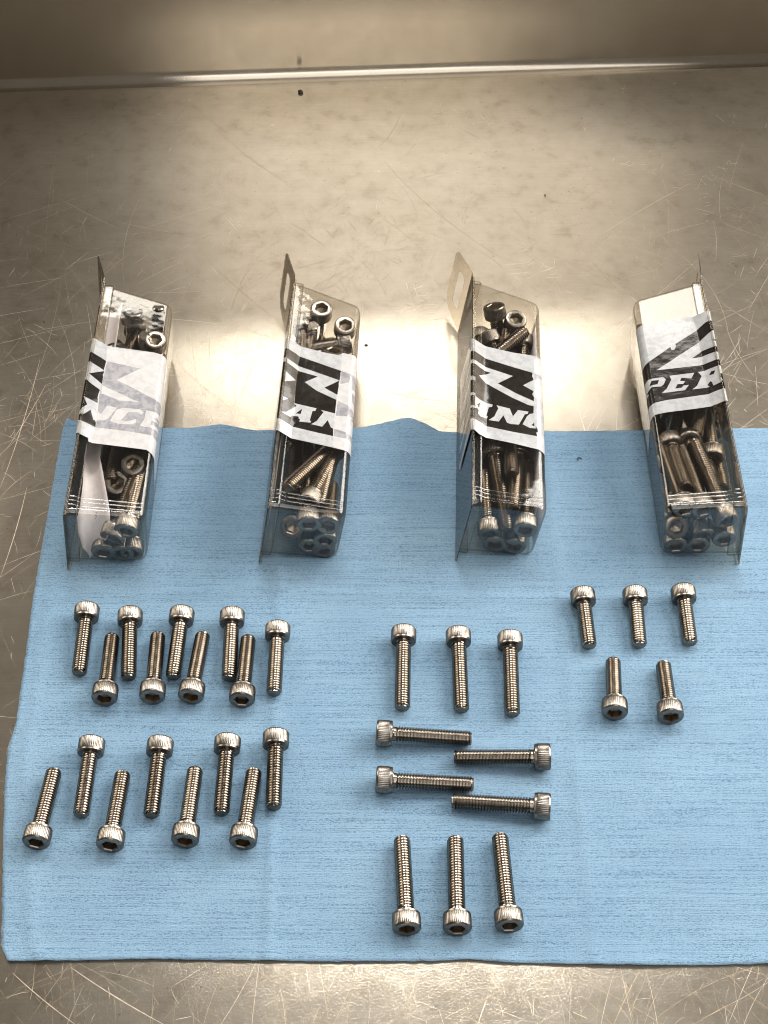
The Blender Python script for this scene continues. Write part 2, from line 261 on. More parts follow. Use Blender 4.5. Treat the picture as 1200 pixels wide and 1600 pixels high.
def ramp(nt, fac, stops):
    r = N(nt, 'ShaderNodeValToRGB'); e = r.color_ramp.elements
    while len(e) < len(stops): e.new(.5)
    for el, (p, c) in zip(e, stops):
        el.position = p; el.color = c if len(c) == 4 else (*c, 1)
    nt.links.new(fac, r.inputs[0]); return r.outputs[0]
def mixc(nt, fac, a, b, mode='MIX'):
    m = N(nt, 'ShaderNodeMix', data_type='RGBA', blend_type=mode)
    for s, v in ((0, fac), (6, a), (7, b)):
        if hasattr(v, 'links'): nt.links.new(v, m.inputs[s])
        else: m.inputs[s].default_value = v if s == 0 else (*v, 1)[:4]
    return m.outputs[2]
def mathn(nt, op, a, b=0.0, clamp=False):
    m = N(nt, 'ShaderNodeMath', operation=op, use_clamp=clamp)
    for i, v in enumerate((a, b)):
        if hasattr(v, 'links'): nt.links.new(v, m.inputs[i])
        else: m.inputs[i].default_value = v
    return m.outputs[0]
def bump(nt, h, dist, strength=1.0, normal=None):
    b = N(nt, 'ShaderNodeBump'); b.inputs['Distance'].default_value = dist*MM; b.inputs['Strength'].default_value = strength
    nt.links.new(h, b.inputs['Height'])
    if normal is not None: nt.links.new(normal, b.inputs['Normal'])
    return b.outputs[0]
def metal_lobes(nt, out, color, r1, r2, fac, normal=None, aniso=None):
    g1 = N(nt, 'ShaderNodeBsdfAnisotropic'); g2 = N(nt, 'ShaderNodeBsdfAnisotropic')
    for g, r in ((g1, r1), (g2, r2)):
        if hasattr(color, 'links'): nt.links.new(color, g.inputs['Color'])
        else: g.inputs['Color'].default_value = (*color, 1)
        if hasattr(r, 'links'): nt.links.new(r, g.inputs['Roughness'])
        else: g.inputs['Roughness'].default_value = r
        if normal is not None: nt.links.new(normal, g.inputs['Normal'])
    if aniso:
        tg = N(nt, 'ShaderNodeCombineXYZ'); tg.inputs[0].default_value = 1.0; tg.inputs[1].default_value = .057
        for g, a in ((g1, aniso[0]), (g2, aniso[1])):
            g.inputs['Anisotropy'].default_value = a; nt.links.new(tg.outputs[0], g.inputs['Tangent'])
    m = N(nt, 'ShaderNodeMixShader')
    if hasattr(fac, 'links'): nt.links.new(fac, m.inputs[0])
    else: m.inputs[0].default_value = fac
    nt.links.new(g1.outputs[0], m.inputs[1]); nt.links.new(g2.outputs[0], m.inputs[2])
    nt.links.new(m.outputs[0], out.inputs[0])

def steel_sheet(name, worn):
    m, nt, out = mat(name)
    v = coords(nt)
    big = noise_tex(nt, v, .012, 4, .6, .4)
    mid = noise_tex(nt, v, .09, 5, .65)
    fine = noise_tex(nt, v, 1.3, 4, .7)
    vb = coords(nt, (.05, 2.2, 2.2)); brush = noise_tex(nt, vb, 1.0, 4, .7)
    c = ramp(nt, big, [(.3, (.495, .445, .37)), (.7, (.56, .51, .435))])
    c = mixc(nt, 1.0 if worn else .15, c, ramp(nt, mid, [(.28, (.80, .78, .75)), (.45, (.96, .955, .94)), (.65, (1.03, 1.03, 1.03))]), 'MULTIPLY')
    # small brownish specks and rust dots
    sp = noise_tex(nt, v, .55, 2, .5)
    spm = ramp(nt, sp, [(.0, (.45, .38, .28)), (.235, (.6, .52, .42)), (.29, (1, 1, 1))])
    c = mixc(nt, .8 if worn else .1, c, spm, 'MULTIPLY')
    c = mixc(nt, 1.0, c, ramp(nt, brush, [(.3, (.93, .93, .93)), (.7, (1.04, 1.04, 1.04))]), 'MULTIPLY')
    n = bump(nt, brush, .004)
    n = bump(nt, fine, .036 if worn else .006, 1, n)
    n = bump(nt, noise_tex(nt, v, .03, 2, .5), .03, 1, n)
    # fine procedural hairlines in several directions
    facs = None
    for k, (ang, sc) in enumerate(((.5, .5), (1.2, .4), (2.1, .45), (2.75, .5), (1.75, .35), (.1, .4))):
        tc = N(nt, 'ShaderNodeTexCoord'); mp = N(nt, 'ShaderNodeMapping', vector_type='TEXTURE')
        nt.links.new(tc.outputs['Object'], mp.inputs['Vector'])
        mp.inputs['Rotation'].default_value = (0, 0, ang)
        mp.inputs['Scale'].default_value = (.022, .00042, 1)
        mp.inputs['Location'].default_value = (k*.37, k*.11, 0)
        h = noise_tex(nt, mp.outputs[0], 1.0, 1.5, .5, .25)
        h = mathn(nt, 'MULTIPLY', mathn(nt, 'SUBTRACT', h, .665), 14, True)
        facs = h if facs is None else mathn(nt, 'MAXIMUM', facs, h)
    mask = ramp(nt, noise_tex(nt, v, .02, 3, .6), [(.35, (.1, .1, .1)), (.65, (1, 1, 1))])
    facs = mathn(nt, 'MULTIPLY', facs, mask)
    if not worn: facs = mathn(nt, 'MULTIPLY', facs, .15)
    c = mixc(nt, mathn(nt, 'MULTIPLY', facs, .35), c, (.42, .33, .22))
    r1 = mathn(nt, 'ADD', .06 if worn else .11, mathn(nt, 'MULTIPLY', facs, .25))
    r1 = mathn(nt, 'ADD', r1, mathn(nt, 'MULTIPLY', mathn(nt, 'SUBTRACT', mid, .5), .10))
    metal_lobes(nt, out, c, r1, .46 if worn else .34, .33 if worn else .24, n, (.35, .55) if worn else (.8, .7))
    return m
M_COUNTER = steel_sheet('worn_stainless_sheet', True)
M_WALL = steel_sheet('brushed_stainless_wall', False)

def simple_metal(name, color, r1, r2, fac, bscale=None):
    m, nt, out = mat(name)
    v = coords(nt)
    oi = N(nt, 'ShaderNodeObjectInfo')
    off = N(nt, 'ShaderNodeVectorMath', operation='SCALE'); off.inputs[0].default_value = (37, 51, 13)
    nt.links.new(oi.outputs['Random'], off.inputs['Scale'])
    ad = N(nt, 'ShaderNodeVectorMath', operation='ADD'); nt.links.new(v, ad.inputs[0]); nt.links.new(off.outputs[0], ad.inputs[1]); v = ad.outputs[0]
    nz = noise_tex(nt, v, .45, 4, .65)
    c = mixc(nt, 1.0, color, ramp(nt, nz, [(.32, (.62, .58, .52)), (.5, (.95, .94, .92)), (.7, (1.08, 1.07, 1.05))]), 'MULTIPLY')
    c = mixc(nt, 1.0, c, ramp(nt, oi.outputs['Random'], [(0, (.84, .83, .81)), (1, (1.05, 1.05, 1.05))]), 'MULTIPLY')
    r1 = mathn(nt, 'ADD', r1, mathn(nt, 'MULTIPLY', nz, .12))
    n = bump(nt, noise_tex(nt, v, bscale or 3.5, 2, .6), .012)
    metal_lobes(nt, out, c, r1, r2, fac, n)
    return m
M_BOLT = simple_metal('stainless_bolt', (.27, .252, .235), .17, .36, .28)
M_THREAD = simple_metal('rolled_thread', (.31, .28, .248), .05, .32, .2)
M_SOCKET = simple_metal('socket_recess', (.34, .29, .23), .25, .45, .4)
M_SCR_L = simple_metal('bright_scratch', (.60, .54, .45), .30, .55, .6)
M_SCR_D = simple_metal('dirty_scratch', (.36, .30, .22), .35, .6, .6)

def plastic(name, t, edge, ior=1.5, rough=.04):
    m, nt, out = mat(name)
    lw = N(nt, 'ShaderNodeLayerWeight'); lw.inputs[0].default_value = .25
    c = ramp(nt, lw.outputs['Facing'], [(.0, t), (.35, t), (.8, edge)])
    tr = N(nt, 'ShaderNodeBsdfTransparent'); nt.links.new(c, tr.inputs[0])
    gl = N(nt, 'ShaderNodeBsdfAnisotropic'); gl.inputs['Roughness'].default_value = rough
    v = coords(nt)
    n = bump(nt, noise_tex(nt, v, .10, 2, .5), .07)
    nt.links.new(n, gl.inputs['Normal'])
    lf = N(nt, 'ShaderNodeLayerWeight'); lf.inputs[0].default_value = .5
    f0 = ((ior-1)/(ior+1))**2
    fr = N(nt, 'ShaderNodeMath', operation='ADD'); fr.inputs[0].default_value = f0
    nt.links.new(mathn(nt, 'MULTIPLY', mathn(nt, 'POWER', lf.outputs['Facing'], 4.0), .8), fr.inputs[1])
    mx = N(nt, 'ShaderNodeMixShader')
    nt.links.new(fr.outputs[0], mx.inputs[0]); nt.links.new(tr.outputs[0], mx.inputs[1]); nt.links.new(gl.outputs[0], mx.inputs[2])
    nt.links.new(mx.outputs[0], out.inputs[0])
    return m
M_SHELL = plastic('clear_plastic', (.962, .952, .935), (.16, .11, .08), 1.55)
M_PANEL = plastic('clear_plastic_panel', (.83, .80, .75), (.07, .05, .04))
M_RIB = plastic('clear_plastic_rib', (.96, .96, .96), (.7, .7, .7), 2.6, .06)

def film(name, c1, c2, alpha, rough, wr=.5):
    m, nt, out = mat(name)
    v = coords(nt)
    nz = noise_tex(nt, v, .28, 4, .7, .5)
    c = ramp(nt, nz, [(.42, c1), (.56, c2)])
    p = N(nt, 'ShaderNodeBsdfPrincipled')
    nt.links.new(c, p.inputs['Base Color']); p.inputs['Roughness'].default_value = rough
    p.inputs['Alpha'].default_value = alpha
    n = bump(nt, noise_tex(nt, v, .5, 3, .6), .03)
    n = bump(nt, noise_tex(nt, v, .07, 2, .5), .2, 1, n)
    nt.links.new(n, p.inputs['Normal'])
    nt.links.new(p.outputs[0], out.inputs[0])
    return m
M_FILM = {'W': film('film_white_print', (.33, .34, .355), (.40, .405, .415), .93, .12),
          'K': film('film_black_print', (.010, .008, .007), (.016, .013, .011), .97, .10),
          'F': film('film_doubled_white', (.40, .395, .40), (.46, .45, .45), .97, .18),
          'G': film('film_doubled_grey', (.20, .20, .225), (.29, .285, .30), .97, .18)}
def paper():
    m, nt, out = mat('paper')
    p = N(nt, 'ShaderNodeBsdfPrincipled'); p.inputs['Roughness'].default_value = .6
    v = coords(nt)
    c = ramp(nt, noise_tex(nt, v, .3, 3, .5), [(.3, (.60, .57, .62)), (.7, (.70, .68, .71))])
    nt.links.new(c, p.inputs['Base Color']); nt.links.new(p.outputs[0], out.inputs[0])
    return m
M_PAPER = paper()
def flat(name, c, rough=.6):
    m, nt, out = mat(name)
    p = N(nt, 'ShaderNodeBsdfPrincipled'); p.inputs['Roughness'].default_value = rough
    v = coords(nt)
    c1 = tuple(x*.75 for x in c)
    nt.links.new(ramp(nt, noise_tex(nt, v, 1.5, 3, .6), [(.3, c1), (.7, c)]), p.inputs['Base Color'])
    nt.links.new(p.outputs[0], out.inputs[0]); return m
M_INK = flat('ink', (.02, .02, .03)); M_CRUMB = flat('dark_crumb', (.02, .015, .01)); M_FLECK = flat('brown_fleck', (.16, .09, .04))
def cloth_mat():
    m, nt, out = mat('blue_wiper_cloth')
    p = N(nt, 'ShaderNodeBsdfPrincipled'); p.inputs['Roughness'].default_value = .85
    v = coords(nt)
    big = noise_tex(nt, v, .02, 3, .6)
    c = ramp(nt, big, [(.3, (.208, .35, .50)), (.7, (.25, .40, .55))])
    # creped texture: short dents in rows across the sheet, their shade painted into the colour
    vd = coords(nt, (1.25, 2.9, 1)); dents = noise_tex(nt, vd, 1.0, 3, .65)
    vr = coords(nt, (.03, 1.9, 1)); rows = noise_tex(nt, vr, 1.0, 2, .5)
    vf = coords(nt, (1.8, 3.4, 1)); fib = noise_tex(nt, vf, 1.0, 3, .7)
    dm = mathn(nt, 'ADD', dents, mathn(nt, 'MULTIPLY', mathn(nt, 'SUBTRACT', rows, .5), .5))
    dent_shade = ramp(nt, dm, [(.36, (.22, .33, .42)), (.41, (.56, .67, .74)), (.455, (1, 1, 1)), (.62, (1, 1, 1)), (.70, (1.14, 1.12, 1.1))])
    c = mixc(nt, .72, c, dent_shade, 'MULTIPLY')
    c = mixc(nt, 1.0, c, ramp(nt, fib, [(.3, (.86, .90, .93)), (.7, (1.06, 1.04, 1.03))]), 'MULTIPLY')
    st = ramp(nt, noise_tex(nt, v, .045, 4, .7), [(.62, (0, 0, 0)), (.75, (1, 1, 1))])
    c = mixc(nt, mathn(nt, 'MULTIPLY', st, .22), c, (.22, .30, .34))
    nt.links.new(c, p.inputs['Base Color'])
    n = bump(nt, dm, .6); n = bump(nt, fib, .28, 1, n)
    nt.links.new(n, p.inputs['Normal']); nt.links.new(p.outputs[0], out.inputs[0])
    return m
M_CLOTH = cloth_mat()

# ---------------------------------------------------------------- helpers
def link(name, me, parent=None, loc=None):
    o = bpy.data.objects.new(name, me)
    if parent is not None: o.parent = parent
    if loc is not None: o.location = loc
    col.objects.link(o); return o
def mesh(name, verts, faces, mats, smooth=None, idx=None):
    me = bpy.data.meshes.new(name)
    me.from_pydata([(x*MM, y*MM, z*MM) for x, y, z in verts], [], faces)
    for m in (mats if isinstance(mats, (list, tuple)) else [mats]): me.materials.append(m)
    if idx is not None: me.polygons.foreach_set('material_index', idx)
    if smooth is not None:
        me.shade_smooth()
        me.set_sharp_from_angle(angle=R(smooth))
    me.update(); return me
def thing(name, label, cat, group=None, loc=(0,0,0)):
    o = bpy.data.objects.new(name, None); o.empty_display_size = .005
    o.location = loc; col.objects.link(o)
    o['label'] = label; o['category'] = cat
    if group: o['group'] = group
    return o
def solid(o, t, off=0.0):
    s = o.modifiers.new('thickness', 'SOLIDIFY'); s.thickness = t*MM; s.offset = off; s.use_even_offset = False
    if o.name.startswith(('clear_tub', 'rim', 'printed_band')):
        w = o.modifiers.new('flat_faces', 'WEIGHTED_NORMAL'); w.keep_sharp = True; w.weight = 90

# ---------------------------------------------------------------- setting
CZ = -0.7     # steel surface, a cloth thickness below zero (mm)
SLOPE = math.atan2(333.8-309.2, 431.3)
def grid(x0, x1, y0, y1, nx, ny, fn):
    v = []; f = []
    for j in range(ny+1):
        for i in range(nx+1):
            v.append(fn(x0+(x1-x0)*i/nx, y0+(y1-y0)*j/ny))
    for j in range(ny):
        for i in range(nx):
            a = j*(nx+1)+i; f.append((a, a+1, a+nx+2, a+nx+1))
    return v, f
def seam_y(x): return 315.5+(x+213.7)*math.tan(SLOPE)-11.0
v, f = grid(-420, 420, 0, 1, 42, 60, lambda x, t: (x, -420+(seam_y(x)+420)*t, CZ+.25*noise.noise(Vector((x*.012, t*7, 0)))*min(1, (1-t)*20)))
counter = link('counter_top', mesh('counter_top', v, f, M_COUNTER, 60)); counter['kind'] = 'structure'
# back wall with its rolled fillet at the foot
prof = [(6*math.sin(a*R(90)/12), 6-6*math.cos(a*R(90)/12)) for a in range(13)] + [(6.2, 30), (6.6, 60), (7.4, 63), (19, 110), (29.7, 160), (46, 236), (47.5, 242), (50.5, 243.5), (74, 244), (75, 214)]
v = []; f = []
nx = 42
for j, (dy, z) in enumerate(prof):
    for i in range(nx+1):
        x = -420+840*i/nx; v.append((x, seam_y(x)+dy, CZ+z))
for j in range(len(prof)-1):
    for i in range(nx):
        a = j*(nx+1)+i; f.append((a, a+1, a+nx+2, a+nx+1))
wall = link('back_wall', mesh('back_wall', v, f, M_WALL, 50)); wall['kind'] = 'structure'

# scratches: thin ribbons lying in the steel surface
def ribbons(curves):
    v = []; f = []
    for pts, w, dz in curves:
        n0 = len(v); n = len(pts)
        for i, (x, y) in enumerate(pts):
            a = pts[max(0, i-1)]; b = pts[min(n-1, i+1)]
            dx, dy = b[0]-a[0], b[1]-a[1]; L = math.hypot(dx, dy) or 1
            hw = w*.5*(.25+.75*math.sin(math.pi*(i+.35)/(n-.3)))
            z = CZ+.25*0+.30+dz
            v.append((x-dy/L*hw, y+dx/L*hw, 0)); v.append((x+dy/L*hw, y-dx/L*hw, 0))
        for i in range(n-1):
            a = n0+2*i; f.append((a, a+1, a+3, a+2))
    return v, f
def height(x, y):
    t = (y+420)/(seam_y(x)+420)
    return CZ+.25*noise.noise(Vector((x*.012, t*7, 0)))*min(1, (1-t)*20)
def arc(x, y, ang, L, curv, n):
    pts = []; 
    for i in range(n+1):
        pts.append((x, y)); x += math.cos(ang)*L/n; y += math.sin(ang)*L/n; ang += curv/n
    return pts
light, dark = [], []
for k in range(4000):
    x = random.uniform(-235, 235); y = random.choice([random.uniform(40, 200), random.uniform(-60, 290), random.uniform(-260, -190), random.uniform(-260, 60)])
    if abs(x) < 125 and -190 < y < 35: continue
    if y > 215 and random.random() < .75: continue
    kind = random.random(); ang = random.gauss(1.45, .75) if random.random() < .65 else random.uniform(0, 3.14)
    if kind < .62: L, w, cv = random.uniform(1.5, 9), random.uniform(.07, .20), random.uniform(-.6, .6)
    elif kind < .965: L, w, cv = random.uniform(9, 38), random.uniform(.05, .15), random.uniform(-.5, .5)
    else: L, w, cv = random.uniform(38, 100), random.uniform(.06, .18), random.uniform(-.8, .8)
    pts = arc(x, y, ang, L, cv, 8 if L > 9 else 3)
    if max(p[1] for p in pts) > 295: continue
    bias = (.6 if x < -95 or x > 118 else .38) if -180 < y < 115 else (.3 if y < 0 else .12)
    if y > 115: w *= .8
    (light if random.random() < bias else dark).append((pts, w, 0))
# fans of bright scratches at both sides
for k in range(75):
    s = -1 if random.random() < .65 else 1
    x = s*random.uniform(95, 215); y = random.uniform(-60, 190)
    light.append((arc(x, y, random.gauss(.55 if s < 0 else 1.0, .3), random.uniform(15, 70), random.uniform(-.3, .3), 8), random.uniform(.07, .2), 0))
for i, (x1, y1, x2, y2) in enumerate(BIG_SCRATCHES):
    L = math.hypot(x2-x1, y2-y1)
    pts = arc(x1, y1, math.atan2(y2-y1, x2-x1)-.06, L, .12, 8)
    (dark if i < 4 or i in (11, 12, 13, 17, 22, 23, 26, 27, 28, 29) else light).append((pts, random.uniform(.18, .34), 0))
for nm, cs, m, lift in (('bright_scratches', light, M_SCR_L, .035), ('dirty_scratches', dark, M_SCR_D, .05)):
    v, f = ribbons(cs)
    v = [(x, y, height(x, y)+lift) for x, y, z in v]
    o = link(nm, mesh(nm, v, f, m), counter); o['kind'] = 'stuff'

# ---------------------------------------------------------------- cloth
def lerp_pts(pts, t, ax):
    # value of other axis at coordinate t along axis ax
    for a, b in zip(pts, pts[1:]):
        lo, hi = a[ax], b[ax]
        if (lo-t)*(hi-t) <= 0 and lo != hi:
            k = (t-lo)/(hi-lo); return a[1-ax]+(b[1-ax]-a[1-ax])*k
    return pts[0][1-ax] if abs(pts[0][ax]-t) < abs(pts[-1][ax]-t) else pts[-1][1-ax]
NX, NY = 230, 190
v = []; f = []
for j in range(NY+1):
    tj = j/NY
    for i in range(NX+1):
        ti = (i/NX)
        x = -143+ti*(205+143)
        y0 = lerp_pts(CLOTH_NEAR, min(x, 131), 0); y1 = lerp_pts(CLOTH_FAR, x, 0)
        y = y0+(y1-y0)*tj
        xl = lerp_pts(CLOTH_LEFT, y, 1) + .35*noise.noise(Vector((0, y*.35, 3))) + .22*noise.noise(Vector((0, y*1.3, 8)))
        x2 = xl+(205-xl)*ti
        y += (.25*noise.noise(Vector((x*.3, tj*3, 9)))+.2*noise.noise(Vector((x*1.1, tj*3, 2))))*(abs(tj-.5)*2)**6
        z = -.16+.26*noise.noise(Vector((x2*.03, y*.045, 0)))+.06*noise.noise(Vector((x2*.12, y*.16, 5)))
        # creases from folding
        z += .55*math.exp(-((x2+44+.02*y)/2.0)**2)+.35*math.exp(-((x2-72)/2.2)**2)-.1
        z += .7*math.exp(-((y+44+2*math.sin(x2*.03))/2.5)**2)+.20*math.exp(-((y+57)/2.0)**2)*math.exp(-((x2-30)/50)**2)
        z -= .0
        # turned edge along the left
        e = x2-xl
        z += .55*math.exp(-((e-9-3*math.sin(y*.02))/2.8)**2)+.4*math.exp(-(e/2.)**2)*(.5+.5*math.sin(y*.11))
        # raised humps at the far edge
        z += 2.6*math.exp(-((x2-11)/9)**2)*math.exp(-((y1-y)/14)**2)+1.0*math.exp(-((x2+72)/8)**2)*math.exp(-((y1-y)/9)**2)
        z += 1.0*math.exp(-((x2+141)/5)**2)*math.exp(-((y1-y)/6)**2)
        # near edge lifts off the steel in places
        z += (.75+.6*noise.noise(Vector((x2*.03, 0, 7)))+.35*noise.noise(Vector((x2*.11, 0, 4))))*math.exp(-((y-y0)/4.5)**2)
        v.append((x2, y, max(z, -.5)))
for j in range(NY):
    for i in range(NX):
        a = j*(NX+1)+i; f.append((a, a+1, a+NX+2, a+NX+1))
cl = link('wiping_cloth', mesh('wiping_cloth', v, f, M_CLOTH, 80))
solid(cl, .3, -1)
cl['label'] = 'light blue creped wiping cloth spread flat on the steel counter'; cl['category'] = 'cloth'

# ---------------------------------------------------------------- bolts
def lathe(rings, nseg, caps=True):
    """rings: list of (x, radius or function of angle); axis +x from the socket face"""
    v = []; f = []
    for x, r in rings:
        for k in range(nseg):
            a = 2*math.pi*k/nseg; rr = r(a, k) if callable(r) else r
            v.append((x, rr*math.cos(a), rr*math.sin(a)))
    for j in range(len(rings)-1):
        for k in range(nseg):
            a = j*nseg+k; b = j*nseg+(k+1) % nseg
            f.append((a, a+nseg, b+nseg, b))
    return v, f
NS = 168
def hexr(af):
    return lambda a, k: af/2/math.cos(((a+R(30)) % R(60))-R(30))
kn = lambda r: (lambda a, k: r-(.11 if (k % 4) == 3 else 0))
def blend(r, af, t):
    h = hexr(af); return lambda a, k: r*(1-t)+h(a, k)*t
hv, hf = lathe([(.28, hexr(5.2)), (0, hexr(5.7)), (0, 3.6), (0, 4.35), (.10, 4.62), (.55, 4.93), (.75, kn(5.0)), (4.7, kn(5.0)), (4.95, 4.9), (5.1, 4.86), (5.75, 4.86), (6.0, 4.6), (6.0, 3.0)], NS)
ME_HEAD = mesh('bolt_head', hv, hf, M_BOLT, 28)
sv, sf = lathe([(.28, hexr(5.2)), (.35, hexr(5.05)), (3.0, hexr(5.05)), (3.05, 2.45), (4.1, .05)], 60)
ME_SOCK = mesh('hex_socket', sv, sf, M_SOCKET, 28)
def shank_mesh(L):
    NSG = 26; pitch = 1.06
    v = []; f = []; neck = 1.6 if L >= 25 else 1.0
    steps = [(0, 3.0), (.2, 3.0), (.50, 2.32), (.68, 2.32)]
    rings = []
    xs = -2*pitch
    while xs < L: 
        for dx, r in steps: rings.append((xs+dx*pitch, r))
        xs += pitch
    n = len(rings)
    for x, r in rings:
        for k in range(NSG+1):
            a = 2*math.pi*k/NSG
            xx = x+pitch*k/NSG
            rr = r
            if xx < neck: rr = 2.72+(.28 if xx < .35 else 0)
            if xx > L-.8: rr = min(rr, 2.95-(xx-(L-.8))*.75)
            xx = min(max(xx, 0), L)
            v.append((6+xx, rr*math.cos(a), rr*math.sin(a)))
    for j in range(n-1):
        for k in range(NSG):
            a = j*(NSG+1)+k; f.append((a, a+NSG+1, a+NSG+2, a+1))
    b = len(v)
    v.append((6+L-.06, 0, 0))
    for k in range(NSG):
        a = 2*math.pi*k/NSG; v.append((6+L-.01, 2.36*math.cos(a), 2.36*math.sin(a)))
    for k in range(NSG): f.append((b, b+1+k, b+1+(k+1) % NSG))
    return mesh('threaded_shank_%d' % L, v, f, M_THREAD, 32)
ME_SHANK = {L: shank_mesh(L) for L in (12, 14, 16, 20, 25, 30, 35)}
class Proto: pass
def make_bolt(L, label, group):
    t = thing('socket_bolt', label, 'bolt', group)
    h = link('bolt_head', ME_HEAD, t); link('hex_socket', ME_SOCK, h); link('threaded_shank', ME_SHANK[L], t)
    return t
protos = {}
def bolt(L, label, group, M):
    if L not in protos:
        t = make_bolt(L, label, group); protos[L] = t
    else:
        s = protos[L]; t = s.copy(); col.objects.link(t)
        for ch in s.children:
            c = ch.copy(); col.objects.link(c); c.parent = t
            for g in ch.children:
                d = g.copy(); col.objects.link(d); d.parent = c
        t['label'] = label; t['group'] = group
    t.matrix_world = M
    return t
def axis_matrix(origin, d, roll):
    d = Vector(d).normalized()
    q = d.to_track_quat('X', 'Z').to_matrix().to_4x4()
    return Matrix.Translation(Vector(origin)*MM) @ q @ Matrix.Rotation(roll, 4, 'X')
rnd = random.Random(3)
for x, y, yaw, L, label, grp in LOOSE:
    tot = L+6; dz = (5.02-3.02)/tot
    d = Vector((math.cos(yaw), math.sin(yaw), -dz)).normalized()
    o = Vector((x, y, 4.02))-d*tot/2+Vector((0, 0, -.16))
    bolt(L, label, grp, axis_matrix(o, d, rnd.uniform(0, 6.28)))

# ---------------------------------------------------------------- boxes
W, H, Lp, Lb, Lf, PP, Q, D, TT = [BOX_DIM[k] for k in ('W', 'H', 'Lp', 'Lb', 'Lf', 'p', 'q', 'D', 'T')]
def box_matrix(b):
    x, y, yaw, s = BOX_AT[b]; t = {1: .105, 2: .16, 3: .14, 4: .08}[b]*s
    return Matrix.Translation(Vector((x, y, PP))*MM) @ Matrix.Rotation(yaw, 4, 'Z') @ Matrix.Rotation({1: .012}.get(b, 0), 4, 'X') @ Matrix.Rotation(t, 4, 'Y')
def rounded(poly, rads, n=5):
    out = []
    m = len(poly)
    for i, (p, r) in enumerate(zip(poly, rads)):
        if r <= 0: out.append(p); continue
        a = Vector(poly[i-1])-Vector(p); b = Vector(poly[(i+1) % m])-Vector(p)
        a.normalize(); b.normalize(); half = a.angle(b)/2; d = r/math.tan(half)
        c = Vector(p)+(a+b).normalized()*(r/math.sin(half))
        s = Vector(p)+a*d-c; e = Vector(p)+b*d-c
        ang = s.angle_signed(e) if hasattr(s, 'angle_signed') else 0
        for k in range(n+1):
            q = s.slerp(e, k/n) if False else (s*(1-k/n)+e*(k/n)).normalized()*r
            out.append(tuple(c+q))
    return out
def tub_mesh(s):
    # stations along the depth a (from the back opening to the front face), each a rounded rectangle in (l, h)
    st = []
    def stn(a, ins):
        k = a/W; l0 = .9*k; l1 = Lb+(Lf-Lb)*max(0, (a-4)/(W-4))
        h0 = D*k; h1 = H-D*k
        return a, rounded([(l0+ins, h0+ins), (l1-ins, h0+ins), (l1-ins, h1-ins), (l0+ins, h1-ins)], [2.2]*4, 4)
    for a, ins in ((0, 0), (4, 0), (10, 0), (18, 0), (W-3, 0), (W-2.0, .2), (W-1.0, .75), (W-.3, 1.7), (W, 3.0)):
        st.append(stn(a, ins))
    n = len(st[0][1]); v = []; f = []
    for a, ring in st:
        for l, h in ring: v.append((s*a, l, h))
    for j in range(len(st)-1):
        for k in range(n):
            a = j*n+k; b = j*n+(k+1) % n; f.append((a, b, b+n, a+n))
    f.append(tuple(range((len(st)-1)*n, len(st)*n)))
    return mesh('tub', v, f, M_SHELL, 40)
def rim_mesh(s):
    v = []; f = []
    ring = rounded([(-.8, -.8), (Lb+.8, -.8), (Lb+.8, H+.8), (-.8, H+.8)], [2.4]*4, 4); ri = rounded([(0, 0), (Lb, 0), (Lb, H), (0, H)], [2.2]*4, 4)
    n = len(ring)
    for a, rg in ((.5, ring), (3.6, ring), (4.2, [(x*.75+y2*.25, h*.75+h2*.25) for (x, h), (y2, h2) in zip(ring, ri)]), (4.4, ri)):
        for l, h in rg: v.append((s*a, l, h))
    for j in range(3):
        for k in range(n):
            a = j*n+k; b = j*n+(k+1) % n; f.append((a, b, b+n, a+n))
    return mesh('rim', v, f, M_SHELL, 40)
def sheet_from_loops(name, outer, hole, to3, m):
    pts = [Vector(p) for p in outer]; no = len(pts)
    edges = [(i, (i+1) % no) for i in range(no)]
    if hole:
        pts += [Vector(p) for p in hole]; nh = len(hole)
        edges += [(no+i, no+(i+1) % nh) for i in range(nh)]
    r = delaunay_2d_cdt(pts, edges, [], 0, 1e-5)
    fs = []
    for fc in r[2]:
        c = sum((Vector(r[0][i]) for i in fc), Vector((0, 0)))/len(fc)
        if inside(c, outer) and not (hole and inside(c, hole)): fs.append(tuple(fc))
    return mesh(name, [to3(p) for p in r[0]], fs, m)
def inside(p, poly):
    c = False; x, y = p[0], p[1]; j = len(poly)-1
    for i in range(len(poly)):
        xi, yi = poly[i]; xj, yj = poly[j]
        if (yi > y) != (yj > y) and x < (xj-xi)*(y-yi)/(yj-yi)+xi: c = not c
        j = i
    return c
BEND = {1: 17, 2: 17, 3: 24, 4: 3}
